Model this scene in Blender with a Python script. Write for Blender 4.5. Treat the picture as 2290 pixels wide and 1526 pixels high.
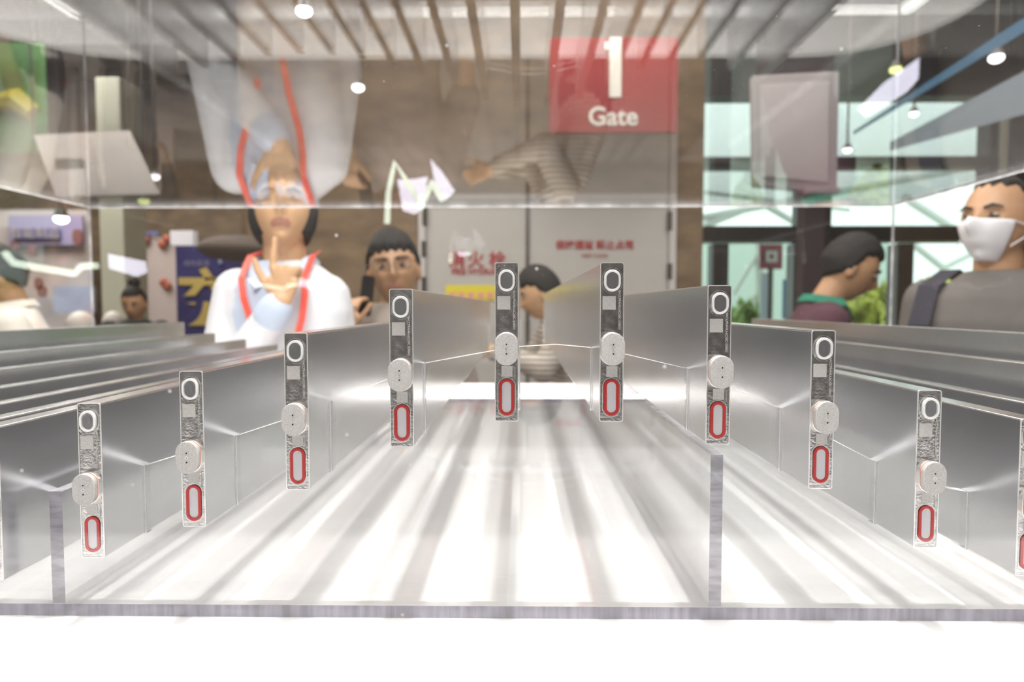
import bpy, bmesh, math, random
from mathutils import Vector, Matrix, Euler
random.seed(7)
R = math.radians
sc = bpy.context.scene
for o in list(bpy.data.objects):
    bpy.data.objects.remove(o)
COL = sc.collection

# ------------------------------------------------------------------ camera, world, lights, exposure
PITCH, YAW, FPX = R(2.92), R(0.75), 24 / 36 * 2290
cam_d = bpy.data.cameras.new('camera')
cam = bpy.data.objects.new('camera', cam_d)
COL.objects.link(cam)
cam_d.lens = 24; cam_d.sensor_width = 36; cam_d.clip_start = 0.01; cam_d.clip_end = 200
cam.rotation_euler = (R(90) - PITCH, 0, YAW)
cam_d.dof.use_dof = True
cam_d.dof.focus_distance = 0.385
cam_d.dof.aperture_fstop = 8.0
sc.camera = cam
sc.view_settings.view_transform = 'Standard'
sc.view_settings.look = 'None'
sc.view_settings.gamma = 1
sc.view_settings.use_curve_mapping = False
sc.view_settings.exposure = 0.0
sc.cycles.max_bounces = 8
sc.cycles.transparent_max_bounces = 32
sc.cycles.glossy_bounces = 5
sc.cycles.diffuse_bounces = 3
sc.cycles.adaptive_threshold = 0.045
sc.cycles.sample_clamp_indirect = 6.0
sc.cycles.caustics_reflective = False

world = bpy.data.worlds.new('sky'); sc.world = world
world.use_nodes = True
wn = world.node_tree.nodes; wn.clear()
w_out = wn.new('ShaderNodeOutputWorld'); w_bg = wn.new('ShaderNodeBackground')
w_bg.inputs[0].default_value = (0.84, 0.95, 0.92, 1)
w_bg.inputs[1].default_value = 1.95
world.node_tree.links.new(w_bg.outputs[0], w_out.inputs[0])

RM = Euler(cam.rotation_euler, 'XYZ').to_matrix()
def P(px, py, Y):
    """world point seen at photo pixel (px, py) on the plane y = Y"""
    d = RM @ Vector(((px - 1145) / FPX, (763 - py) / FPX, -1))
    return d * (Y / d.y)

def area(name, loc, size, power, color=(1, 1, 1), rot=(0, 0, 0), size_y=None, spread=None):
    l = bpy.data.lights.new(name, 'AREA'); l.energy = power; l.color = color
    l.size = size
    if size_y: l.shape = 'RECTANGLE'; l.size_y = size_y
    if spread: l.spread = R(spread)
    o = bpy.data.objects.new(name, l); COL.objects.link(o)
    o.location = loc; o.rotation_euler = rot
    return o
def spot(name, loc, target, power, angle, blend=.15, radius=.02, color=(1, 1, 1)):
    l = bpy.data.lights.new(name, 'SPOT'); l.energy = power; l.color = color
    l.spot_size = R(angle); l.spot_blend = blend; l.shadow_soft_size = radius
    o = bpy.data.objects.new(name, l); COL.objects.link(o)
    o.location = loc
    o.rotation_euler = (Vector(target) - Vector(loc)).to_track_quat('-Z', 'Y').to_euler()
    return o
# booth spots aimed at the table (their beams throw the stripes of the cells on it)
TABLE_SPOTS = [((-0.75, 0.75, 1.75), (-0.30, 0.75, -0.19), 95), ((0.02, 0.50, 1.8), (0.0, 0.50, -0.19), 110),
               ((0.85, 0.85, 1.75), (0.25, 0.75, -0.19), 95)]
for k, (a, b, e) in enumerate(TABLE_SPOTS):
    spot('table_spot_light', a, b, e * 1.12, 62, .4, .035, (1, .985, .96))
area('table_front_light', (0.0, -0.05, 1.7), 1.6, 26, (1, .99, .97), (R(-6), 0, 0), .25)
area('table_fill_light', (-.05, 0.80, 1.9), 1.9, 60, (1, .985, .96), (0, 0, 0), 1.3)  # added soft overhead fill, lightens the shadow stripes and cell sides
# hall ceiling lights
area('hall_light', (-2.2, 2.6, 2.45), 1.6, 75, (1, .92, .81), (0, 0, 0))
area('hall_light', (0.6, 3.0, 2.45), 1.6, 60, (1, .92, .81), (0, 0, 0))
area('hall_light', (-4.2, 5.5, 2.45), 2.0, 130, (1, .96, .9), (0, 0, 0))
area('hall_light', (2.6, 2.2, 2.45), 1.2, 28, (1, .96, .9), (0, 0, 0))
area('hall_light', (0.0, -1.8, 2.45), 1.6, 45, (1, .95, .9), (0, 0, 0))
area('booth_face_light', (-0.9, 0.5, 1.9), .7, 22, (1, .96, .9), (R(48), 0, R(0)))
area('booth_face_light', (1.0, 0.5, 1.9), .7, 9, (1, .96, .9), (R(48), 0, R(0)))

# ------------------------------------------------------------------ materials
MATS = {}
def new_mat(name):
    m = bpy.data.materials.new(name); m.use_nodes = True
    MATS[name] = m
    return m, m.node_tree.nodes, m.node_tree.links
def pbr(name, col, rough=.6, metal=0., noise=0., nscale=8., bump=0., bscale=60., emit=None, estr=0., spec=.5, stretch=None, coat=0.):
    m, n, l = new_mat(name)
    b = n['Principled BSDF']
    b.inputs['Roughness'].default_value = rough
    b.inputs['Metallic'].default_value = metal
    b.inputs['Specular IOR Level'].default_value = spec
    b.inputs['Coat Weight'].default_value = coat
    c4 = (*col, 1)
    b.inputs['Base Color'].default_value = c4
    if noise or bump:
        tc = n.new('ShaderNodeTexCoord'); mp = n.new('ShaderNodeMapping')
        l.new(tc.outputs['Object'], mp.inputs[0])
        if stretch: mp.inputs['Scale'].default_value = stretch
    if noise:
        t = n.new('ShaderNodeTexNoise'); t.inputs['Scale'].default_value = nscale; t.inputs['Detail'].default_value = 5
        l.new(mp.outputs[0], t.inputs[0])
        r = n.new('ShaderNodeValToRGB'); l.new(t.outputs[0], r.inputs[0])
        r.color_ramp.elements[0].position = .3; r.color_ramp.elements[1].position = .7
        r.color_ramp.elements[0].color = (*[max(0, c * (1 - noise)) for c in col], 1)
        r.color_ramp.elements[1].color = (*[min(1, c * (1 + noise)) for c in col], 1)
        l.new(r.outputs[0], b.inputs['Base Color'])
    if bump:
        t2 = n.new('ShaderNodeTexNoise'); t2.inputs['Scale'].default_value = bscale
        l.new(mp.outputs[0], t2.inputs[0])
        bp = n.new('ShaderNodeBump'); bp.inputs['Strength'].default_value = bump; bp.inputs['Distance'].default_value = .002
        l.new(t2.outputs[0], bp.inputs['Height']); l.new(bp.outputs[0], b.inputs['Normal'])
    if emit:
        b.inputs['Emission Color'].default_value = (*emit, 1); b.inputs['Emission Strength'].default_value = estr
    return m
def emis(name, col, s):
    m, n, l = new_mat(name)
    n.remove(n['Principled BSDF'])
    e = n.new('ShaderNodeEmission'); e.inputs[0].default_value = (*col, 1); e.inputs[1].default_value = s
    l.new(e.outputs[0], n['Material Output'].inputs[0])
    return m
def clear(name, tint=(1, 1, 1), rough=.0, haze=0., specks=0., r0=.04):
    """clear acrylic sheet: straight transmission plus Fresnel reflection on each face"""
    m, n, l = new_mat(name)
    n.remove(n['Principled BSDF'])
    geo = n.new('ShaderNodeNewGeometry')
    dot = n.new('ShaderNodeVectorMath'); dot.operation = 'DOT_PRODUCT'
    l.new(geo.outputs['Incoming'], dot.inputs[0]); l.new(geo.outputs['Normal'], dot.inputs[1])
    ab = n.new('ShaderNodeMath'); ab.operation = 'ABSOLUTE'; l.new(dot.outputs['Value'], ab.inputs[0])
    om = n.new('ShaderNodeMath'); om.operation = 'SUBTRACT'; om.inputs[0].default_value = 1; l.new(ab.outputs[0], om.inputs[1])
    pw = n.new('ShaderNodeMath'); pw.operation = 'POWER'; pw.inputs[1].default_value = 5; l.new(om.outputs[0], pw.inputs[0])
    ma = n.new('ShaderNodeMath'); ma.operation = 'MULTIPLY_ADD'; ma.inputs[1].default_value = 1 - r0; ma.inputs[2].default_value = r0
    l.new(pw.outputs[0], ma.inputs[0])
    tr = n.new('ShaderNodeBsdfTransparent'); tr.inputs[0].default_value = (*tint, 1)
    gl = n.new('ShaderNodeBsdfGlossy'); gl.inputs['Roughness'].default_value = rough
    mx = n.new('ShaderNodeMixShader'); l.new(ma.outputs[0], mx.inputs[0]); l.new(tr.outputs[0], mx.inputs[1]); l.new(gl.outputs[0], mx.inputs[2])
    last = mx
    if haze or specks:
        df = n.new('ShaderNodeBsdfDiffuse'); df.inputs[0].default_value = (.9, .9, .9, 1)
        m2 = n.new('ShaderNodeMixShader'); m2.inputs[0].default_value = haze
        l.new(last.outputs[0], m2.inputs[1]); l.new(df.outputs[0], m2.inputs[2])
        if specks:
            tc = n.new('ShaderNodeTexCoord'); v = n.new('ShaderNodeTexVoronoi'); v.inputs['Scale'].default_value = 45
            l.new(tc.outputs['Object'], v.inputs['Vector'])
            lt = n.new('ShaderNodeMath'); lt.operation = 'LESS_THAN'; lt.inputs[1].default_value = specks
            l.new(v.outputs['Distance'], lt.inputs[0])
            mm = n.new('ShaderNodeMath'); mm.operation = 'MULTIPLY_ADD'; mm.inputs[1].default_value = .6; mm.inputs[2].default_value = haze
            l.new(lt.outputs[0], mm.inputs[0]); l.new(mm.outputs[0], m2.inputs[0])
        last = m2
    l.new(last.outputs[0], n['Material Output'].inputs[0])
    return m
M_clear = clear('clear_acrylic')
M_case = clear('case_acrylic', haze=.0008, specks=.03)
M_glass = clear('window_glass', (.93, .98, .96))
# sawn / polished cut edges of the acrylic
def edge_mat(name, base, stretch, a=.55, scale=60):
    m, n, l = new_mat(name); n.remove(n['Principled BSDF'])
    tc = n.new('ShaderNodeTexCoord'); mp = n.new('ShaderNodeMapping'); mp.inputs['Scale'].default_value = stretch
    l.new(tc.outputs['Object'], mp.inputs[0])
    t = n.new('ShaderNodeTexNoise'); t.inputs['Scale'].default_value = scale; t.inputs['Detail'].default_value = 4
    l.new(mp.outputs[0], t.inputs[0])
    r = n.new('ShaderNodeValToRGB'); l.new(t.outputs[0], r.inputs[0])
    r.color_ramp.elements[0].position = .38; r.color_ramp.elements[1].position = .62
    r.color_ramp.elements[0].color = (*[c * .55 for c in base], 1); r.color_ramp.elements[1].color = (*base, 1)
    d = n.new('ShaderNodeBsdfDiffuse'); l.new(r.outputs[0], d.inputs[0])
    tl = n.new('ShaderNodeBsdfTranslucent'); l.new(r.outputs[0], tl.inputs[0])
    tr = n.new('ShaderNodeBsdfTransparent'); tr.inputs[0].default_value = (.95, .93, .98, 1)
    m1 = n.new('ShaderNodeMixShader'); l.new(d.outputs[0], m1.inputs[1]); l.new(tl.outputs[0], m1.inputs[2])
    m2 = n.new('ShaderNodeMixShader'); m2.inputs[0].default_value = a; l.new(tr.outputs[0], m2.inputs[1]); l.new(m1.outputs[0], m2.inputs[2])
    l.new(m2.outputs[0], n['Material Output'].inputs[0])
    return m
M_edge_fin = edge_mat('acrylic_sawn_edge', (.50, .48, .55), (1, 1, 4), .75, 45)
M_edge_base = edge_mat('acrylic_base_edge', (.34, .31, .42), (14, 1, 1), .85, 12)
M_edge_white = edge_mat('acrylic_polished_edge', (.97, .97, .99), (1, 1, 1), .95, 30)

M_seam_glint = pbr('acrylic_seam_glint', (.97, .97, .98), .6)  # plain white standing in for light carried through the acrylic to the slots
M_edge_top = edge_mat('acrylic_rib_top', (.8, .79, .82), (1, 1, 1), .35, 30)
def casing_mat():
    m, n, l = new_mat('brushed_aluminium')
    b = n['Principled BSDF']; b.inputs['Metallic'].default_value = 1; b.inputs['Base Color'].default_value = (.74, .74, .75, 1)
    tc = n.new('ShaderNodeTexCoord')
    t = n.new('ShaderNodeTexNoise'); t.inputs['Scale'].default_value = 9; t.inputs['Detail'].default_value = 3
    l.new(tc.outputs['Object'], t.inputs[0])
    mr = n.new('ShaderNodeMapRange'); mr.inputs[3].default_value = .16; mr.inputs[4].default_value = .27
    l.new(t.outputs[0], mr.inputs[0]); l.new(mr.outputs[0], b.inputs['Roughness'])
    return m
M_alu = casing_mat()
M_cover = pbr('polished_end_cover', (.42, .41, .41), .27, 1., noise=.25, nscale=260, bump=.12, bscale=700)
M_rim = pbr('bright_rim', (.80, .80, .80), .4, .75)
M_ring = pbr('vent_ring_metal', (.88, .88, .87), .35, .25)
M_vent = pbr('vent_membrane', (.33, .33, .345), .3, .8)
M_term = pbr('sandblasted_terminal', (.50, .485, .475), .5, .6, noise=.16, nscale=1500, bump=.5, bscale=2500)
M_termside = pbr('turned_terminal_side', (.85, .83, .80), .3, .9)
M_gasket = pbr('orange_gasket', (.62, .22, .12), .5)
M_hole = pbr('dark_hole', (.01, .01, .01), .8)
M_red = pbr('red_seal_rubber', (.34, .007, .006), .38)
M_fill = pbr('grey_seal_plug', (.50, .49, .52), .45, .2)
M_etch = pbr('etched_patch', (.50, .49, .47), .6, .3, noise=.12, nscale=900)
M_table = pbr('white_laminate', (.88, .875, .87), .32, noise=.02, nscale=3)
M_led = emis('white_led', (1, .98, .93), 7)
M_white = pbr('white_paint', (.82, .82, .81), .5)

def brown_wall_mat():
    m, n, l = new_mat('brown_stone_cladding')
    b = n['Principled BSDF']; b.inputs['Roughness'].default_value = .6
    tc = n.new('ShaderNodeTexCoord'); mp = n.new('ShaderNodeMapping'); mp.inputs['Scale'].default_value = (1, 1, 2.2)
    l.new(tc.outputs['Object'], mp.inputs[0])
    v = n.new('ShaderNodeTexVoronoi'); v.inputs['Scale'].default_value = 5; l.new(mp.outputs[0], v.inputs[0])
    t = n.new('ShaderNodeTexNoise'); t.inputs['Scale'].default_value = 3.2; t.inputs['Detail'].default_value = 6
    l.new(mp.outputs[0], t.inputs[0])
    r = n.new('ShaderNodeValToRGB'); l.new(v.outputs['Distance'], r.inputs[0])
    r.color_ramp.elements[0].color = (.30, .205, .11, 1); r.color_ramp.elements[1].color = (.12, .088, .06, 1)
    r.color_ramp.elements[1].position = .75
    r2 = n.new('ShaderNodeValToRGB'); l.new(t.outputs[0], r2.inputs[0])
    r2.color_ramp.elements[0].position = .35; r2.color_ramp.elements[1].position = .65
    r2.color_ramp.elements[0].color = (.15, .10, .06, 1); r2.color_ramp.elements[1].color = (.28, .20, .125, 1)
    mx = n.new('ShaderNodeMixRGB'); mx.inputs[0].default_value = .6
    l.new(r.outputs[0], mx.inputs[1]); l.new(r2.outputs[0], mx.inputs[2]); l.new(mx.outputs[0], b.inputs['Base Color'])
    return m
M_brown = brown_wall_mat()
M_ceil = pbr('dark_brown_ceiling', (.14, .115, .09), .7, noise=.3, nscale=1.5)
M_floor = pbr('grey_hall_floor', (.33, .30, .28), .35, noise=.12, nscale=2)
M_door = pbr('grey_door_paint', (.50, .485, .46), .45, noise=.03, nscale=2)
M_frame = pbr('black_window_frame', (.025, .022, .02), .4)
M_steel = pbr('dark_steel', (.12, .11, .10), .4, .7)
M_redtxt = pbr('red_lettering', (.42, .04, .04), .5)
M_yellow = pbr('yellow_notice', (.75, .66, .05), .5)
M_gate = pbr('gate_sign_red', (.33, .012, .010), .4, noise=.1, nscale=3)
M_signwhite = pbr('sign_white', (.9, .88, .82), .5)

# ------------------------------------------------------------------ mesh helpers
class MB:
    def __init__(s): s.v = []; s.f = []; s.m = []
    def add(s, vs, fs, mi=0, M=None):
        o = len(s.v)
        for v in vs:
            v = Vector(v)
            s.v.append(tuple(M @ v) if M is not None else tuple(v))
        for f in fs:
            s.f.append(tuple(i + o for i in f)); s.m.append(mi)
        return s
    def box(s, a, b, mi=0, M=None):
        x0, y0, z0 = a; x1, y1, z1 = b
        vs = [(x0, y0, z0), (x1, y0, z0), (x1, y1, z0), (x0, y1, z0), (x0, y0, z1), (x1, y0, z1), (x1, y1, z1), (x0, y1, z1)]
        fs = [(0, 3, 2, 1), (4, 5, 6, 7), (0, 1, 5, 4), (1, 2, 6, 5), (2, 3, 7, 6), (3, 0, 4, 7)]
        ml = mi if isinstance(mi, (list, tuple)) else [mi] * 6     # bottom, top, front, right, back, left
        for f, k in zip(fs, ml): s.add([vs[i] for i in f], [(0, 1, 2, 3)], k, M)
        return s
    def loft(s, rings, mi=0, caps=True, M=None):
        n = len(rings[0]); vs = [p for r in rings for p in r]; fs = []
        for k in range(len(rings) - 1):
            for i in range(n):
                j = (i + 1) % n
                fs.append((k * n + i, k * n + j, (k + 1) * n + j, (k + 1) * n + i))
        if caps:
            fs.append(tuple(range(n - 1, -1, -1))); fs.append(tuple((len(rings) - 1) * n + i for i in range(n)))
        return s.add(vs, fs, mi, M)
    def tube(s, pts, r, mi=0, n=12, M=None):
        pts = [Vector(p) for p in pts]
        rs = r if isinstance(r, (list, tuple)) else [r] * len(pts)
        rings = []; up = Vector((0, 0, 1))
        prev = None
        for i, p in enumerate(pts):
            d = (pts[min(i + 1, len(pts) - 1)] - pts[max(i - 1, 0)]).normalized()
            if prev is None:
                a = d.cross(up)
                if a.length < .1: a = d.cross(Vector((0, 1, 0)))
                a.normalize()
            else:
                a = prev - d * prev.dot(d); a.normalize()
            prev = a; b = d.cross(a)
            rings.append([tuple(p + (a * math.cos(t) + b * math.sin(t)) * rs[i]) for t in [2 * math.pi * k / n for k in range(n)]])
        return s.loft(rings, mi, True, M)
    def caps(s, p0, r0, p1, r1, mi=0, n=14, M=None, flat=1.):
        """capsule with rounded ends"""
        p0, p1 = Vector(p0), Vector(p1); d = (p1 - p0).normalized()
        a = d.cross(Vector((0, 0, 1)))
        if a.length < .05: a = d.cross(Vector((0, 1, 0)))
        a.normalize(); b = d.cross(a)
        rings = []
        for k in range(5):
            t = -math.pi / 2 * (1 - k / 4 * .999) if k else -math.pi / 2 * .97
            c = p0 + d * math.sin(t) * r0; q = math.cos(t) * r0
            rings.append([c + (a * math.cos(u) + b * math.sin(u)) * q for u in [2 * math.pi * i / n for i in range(n)]])
        for k in range(5):
            t = math.pi / 2 * (k / 4) * .97
            c = p1 + d * math.sin(t) * r1; q = math.cos(t) * r1
            rings.append([c + (a * math.cos(u) + b * math.sin(u)) * q for u in [2 * math.pi * i / n for i in range(n)]])
        return s.loft(rings, mi, True, M)
    def chain(s, pts, rs, mi=0, n=14):
        for i in range(len(pts) - 1): s.caps(pts[i], rs[i], pts[i + 1], rs[i + 1], mi, n)
        return s
    def ball(s, c, r, mi=0, nu=20, nv=12, M=None):
        r = r if isinstance(r, (tuple, list)) else (r, r, r)
        rings = []
        for k in range(nv + 1):
            t = -math.pi / 2 + math.pi * (k * .98 / nv + .01)
            rings.append([(c[0] + r[0] * math.cos(t) * math.cos(u), c[1] + r[1] * math.cos(t) * math.sin(u), c[2] + r[2] * math.sin(t))
                          for u in [2 * math.pi * i / nu for i in range(nu)]])
        return s.loft(rings, mi, True, M)
    def prism(s, outline, y0, y1, mi=0, mside=None, M=None, hole=None):
        """outline of (x, z) points, extruded along y"""
        n = len(outline)
        ms = mi if mside is None else mside
        if hole is None:
            a = [(x, y0, z) for x, z in outline]; b = [(x, y1, z) for x, z in outline]
            s.add(a, [tuple(range(n))], mi, M); s.add(b, [tuple(range(n - 1, -1, -1))], mi, M)
            for i in range(n):
                j = (i + 1) % n
                s.add([a[i], b[i], b[j], a[j]], [(0, 1, 2, 3)], ms, M)
        else:
            for i in range(n):
                j = (i + 1) % n
                A, B, C, D = outline[i], outline[j], hole[j], hole[i]
                s.add([(A[0], y0, A[1]), (B[0], y0, B[1]), (C[0], y0, C[1]), (D[0], y0, D[1])], [(0, 1, 2, 3)], mi, M)
                s.add([(A[0], y1, A[1]), (B[0], y1, B[1]), (C[0], y1, C[1]), (D[0], y1, D[1])], [(3, 2, 1, 0)], mi, M)
                s.add([(A[0], y0, A[1]), (A[0], y1, A[1]), (B[0], y1, B[1]), (B[0], y0, B[1])], [(0, 1, 2, 3)], ms, M)
                s.add([(D[0], y0, D[1]), (C[0], y0, C[1]), (C[0], y1, C[1]), (D[0], y1, D[1])], [(0, 1, 2, 3)], ms, M)
        return s
    def build(s, name, mats, parent=None, smooth=False, merge=True, bevel=0, loc=None, voxel=0, sm=0, angle=None):
        me = bpy.data.meshes.new(name); me.from_pydata(s.v, [], s.f)
        mats = mats if isinstance(mats, (list, tuple)) else [mats]
        for m in mats: me.materials.append(m)
        for p, k in zip(me.polygons, s.m): p.material_index = k
        bm = bmesh.new(); bm.from_mesh(me)
        if merge: bmesh.ops.remove_doubles(bm, verts=bm.verts, dist=1e-6)
        bmesh.ops.recalc_face_normals(bm, faces=bm.faces)
        bm.to_mesh(me); bm.free()
        o = bpy.data.objects.new(name, me); COL.objects.link(o)
        if bevel:
            b = o.modifiers.new('bevel', 'BEVEL'); b.width = bevel; b.segments = 2; b.limit_method = 'ANGLE'; b.angle_limit = R(50)
        if voxel:
            md = o.modifiers.new('r', 'REMESH'); md.mode = 'VOXEL'; md.voxel_size = voxel; md.use_smooth_shade = True
            if sm:
                m2 = o.modifiers.new('s', 'SMOOTH'); m2.factor = .5; m2.iterations = sm
            dg = bpy.context.evaluated_depsgraph_get()
            me2 = bpy.data.meshes.new_from_object(o.evaluated_get(dg), depsgraph=dg)
            o.modifiers.clear(); o.data = me2
            if not me2.materials:
                for m in mats: me2.materials.append(m)
            smooth = True
        if smooth:
            for p in o.data.polygons: p.use_smooth = True
        if parent is not None: o.parent = parent
        if loc: o.location = loc
        return o
def empty(name, loc=(0, 0, 0), rz=0, label=None, cat=None, group=None, kind=None):
    o = bpy.data.objects.new(name, None); COL.objects.link(o)
    o.empty_display_size = .05
    o.location = loc; o.rotation_euler = (0, 0, rz)
    return tag(o, label, cat, group, kind)
def tag(o, label=None, cat=None, group=None, kind=None):
    if label: o['label'] = label
    if cat: o['category'] = cat
    if group: o['group'] = group
    if kind: o['kind'] = kind
    return o
def struct(o): o['kind'] = 'structure'; return o
def stadium(w, h, n=10, cx=0, cz=0):
    """upright rounded outline; superellipse-ish stadium"""
    r = w / 2; pts = []
    for k in range(n + 1):
        t = math.pi * k / n; pts.append((cx + r * math.cos(t), cz + (h / 2 - r) + r * math.sin(t)))
    for k in range(n + 1):
        t = math.pi + math.pi * k / n; pts.append((cx + r * math.cos(t), cz - (h / 2 - r) + r * math.sin(t)))
    return pts
def rrect(w, h, r, n=5, cx=0, cz=0):
    pts = []
    for sx, sz, a0 in ((1, 1, 0), (-1, 1, 90), (-1, -1, 180), (1, -1, 270)):
        for k in range(n + 1):
            t = R(a0 + 90 * k / n)
            pts.append((cx + sx * (w / 2 - r) + r * math.cos(t), cz + sz * (h / 2 - r) + r * math.sin(t)))
    return pts
def text_mesh(name, body, size, mat, parent=None, loc=(0, 0, 0), rot=(R(90), 0, 0), extrude=.001, align='CENTER', bold=0.):
    cu = bpy.data.curves.new(name, 'FONT'); cu.body = body; cu.size = size; cu.extrude = extrude
    cu.align_x = align; cu.align_y = 'CENTER'; cu.offset = bold
    tmp = bpy.data.objects.new(name + '_c', cu); COL.objects.link(tmp)
    dg = bpy.context.evaluated_depsgraph_get(); dg.update()
    me = bpy.data.meshes.new_from_object(tmp.evaluated_get(dg), depsgraph=dg)
    bpy.data.objects.remove(tmp)
    me.materials.clear(); me.materials.append(mat)
    o = bpy.data.objects.new(name, me); COL.objects.link(o)
    o.location = loc; o.rotation_euler = rot
    if parent is not None: o.parent = parent
    return o
def copy_tree(o, parent=None):
    c = o.copy(); COL.objects.link(c); c.parent = parent
    for ch in list(o.children): copy_tree(ch, c)
    return c

# ------------------------------------------------------------------ the room
FZ, CZ = -1.30, 2.60
WX0, WX1, WY0, WY1 = -7.0, 4.6, -3.6, 4.5
def boxobj(name, a, b, mat, parent=None, bevel=0):
    return MB().box(a, b).build(name, mat, parent, bevel=bevel)
struct(boxobj('floor', (WX0, WY0, FZ - .1), (WX1, 8.2, FZ), M_floor))
struct(boxobj('ceiling', (WX0, WY0, CZ), (WX1, 8.2, CZ + .1), M_ceil))
XF = P(1575, 300, WY1).x           # where the glazed front starts
XS = P(548, 300, WY1).x            # where the brown wall ends on the left
DX0, DX1 = P(936, 500, WY1).x, P(1512, 500, WY1).x
DZ = P(1200, 436, WY1).z
w = MB()
w.box((XS, WY1, FZ), (DX0, WY1 + .2, CZ)); w.box((DX1, WY1, FZ), (XF, WY1 + .2, CZ)); w.box((DX0, WY1, DZ), (DX1, WY1 + .2, CZ))
struct(w.build('wall_back', M_brown))
struct(boxobj('wall_stall', (WX0, 8.0, FZ), (XS + .0, 8.2, CZ), M_brown))
struct(boxobj('wall_side_return', (XS - .12, WY1 + .2, FZ), (XS, 8.0, CZ), M_brown))
struct(boxobj('wall_left', (WX0 - .1, WY0, FZ), (WX0, 8.2, CZ), M_brown))
struct(boxobj('wall_front', (WX0, WY0 - .1, FZ), (WX1, WY0, CZ), pbr('front_wall_paint', (.17, .15, .13), .7, noise=.4, nscale=.8)))
struct(boxobj('wall_right', (WX1, WY0, FZ), (WX1 + .1, WY1 + .2, CZ), pbr('right_wall_paint', (.10, .09, .085), .7)))

# double grey service door in the back wall
door = empty('door_1', ((DX0 + DX1) / 2, WY1 + .04, FZ)); struct(door)
def rel(o, root): return Vector(o) - Vector(root.location)
dw = (DX1 - DX0) / 2
f = MB(); f.box((-dw, -.06, 0), (-dw + .045, .06, DZ - FZ)); f.box((dw - .045, -.06, 0), (dw, .06, DZ - FZ)); f.box((-dw + .045, -.06, DZ - FZ - .04), (dw - .045, .06, DZ - FZ))
f.build('door_frame', pbr('door_frame_grey', (.58, .56, .55), .4), door, bevel=.004)
seam = P(1181, 500, WY1).x - door.location.x
for a, b in ((-dw + .05, seam - .004), (seam + .004, dw - .05)):
    boxobj('door_leaf', (a, -.03, .01), (b, .02, DZ - FZ - .05), M_door, door, .003)
boxobj('meeting_strip', (seam - .016, -.04, .01), (seam + .010, -.03, DZ - FZ - .05), M_steel, door)
for (px, py0, py1) in ((950, 462, 505), (948, 540, 575), (948, 620, 655), (1497, 475, 515), (1497, 590, 625)):
    a = P(px, py0, WY1); b = P(px, py1, WY1)
    MB().tube([(a.x - door.location.x, -.05, a.z - FZ), (a.x - door.location.x, -.05, b.z - FZ)], .018).build('hinge', M_steel, door)
def dtext(px, py, Y, s, size, mat, sp=0, bold=0):
    p = P(px, py, Y)
    return text_mesh('red_lettering', s, size, mat, door, (p.x - door.location.x, -.036, p.z - FZ), bold=bold)
for s_, px in (('消', 1022), ('火', 1064), ('栓', 1112)):
    dtext(px, 583, WY1, s_, .115, M_redtxt, bold=.002)
dtext(1070, 608, WY1, 'FIRE HYDRANT', .052, M_redtxt, bold=.0015)
dtext(1330, 549, WY1, '保持通道 禁止占用', .062, M_redtxt, bold=.0015)
dtext(1330, 572, WY1, 'KEEP CLEAR', .032, M_redtxt)
yn = empty('notice_plate'); yn.parent = door
a = P(996, 638, WY1); b = P(1150, 672, WY1)
boxobj('yellow_panel', (a.x - door.location.x, -.038, b.z - FZ), (b.x - door.location.x, -.031, a.z - FZ), M_yellow, yn)
for k, px in enumerate((1012, 1032, 1053, 1075, 1096)):
    p = P(px, 661, WY1)
    MB().box((p.x - door.location.x - .02, -.043, p.z - FZ - .02), (p.x - door.location.x + .02, -.038, p.z - FZ + .02)).build('pictogram', pbr('notice_pink', (.78, .35, .28), .5) if k == 0 else MATS['notice_pink'], yn)

# glazed front on the right
winr = empty('window_1', (XF, WY1, FZ)); struct(winr)
def wx(px, py=500): return P(px, py, WY1).x - XF
def wz(py, px=1900): return P(px, py, WY1).z - FZ
X1 = WX1 - XF
fr = MB()
fr.box((0, 0, wz(215)), (X1, .15, CZ - FZ))
fr.box((0, 0, wz(375)), (X1, .12, wz(350)))
fr.box((0, -.02, wz(540)), (X1, .14, wz(506)))
for p0, p1, lo, hi in ((1595, 1630, 545, 760), (1776, 1792, 545, 760), (2008, 2044, 545, 760), (2205, 2222, 215, 540)):
    fr.box((wx(p0), -.01, 0 if lo > 500 else wz(hi)), (wx(p1), .12, wz(lo) if lo > 500 else wz(lo)))
fr.box((wx(1795), -.06, 0), (wx(1850), .18, wz(215)))
fr.box((wx(2245), -.06, 0), (X1, .18, CZ - FZ))
fr.build('window_frame', M_frame, winr)
boxobj('pane', (0.0, .06, 0), (X1, .066, wz(215)), M_glass, winr)
for px in (1797, 2215):
    boxobj('mullion_trim', (wx(px), -.085, wz(490)), (wx(px) + .035, -.06, wz(225)), pbr('pale_trim', (.5, .48, .36), .5) if px == 1797 else MATS['pale_trim'], winr)

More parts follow.
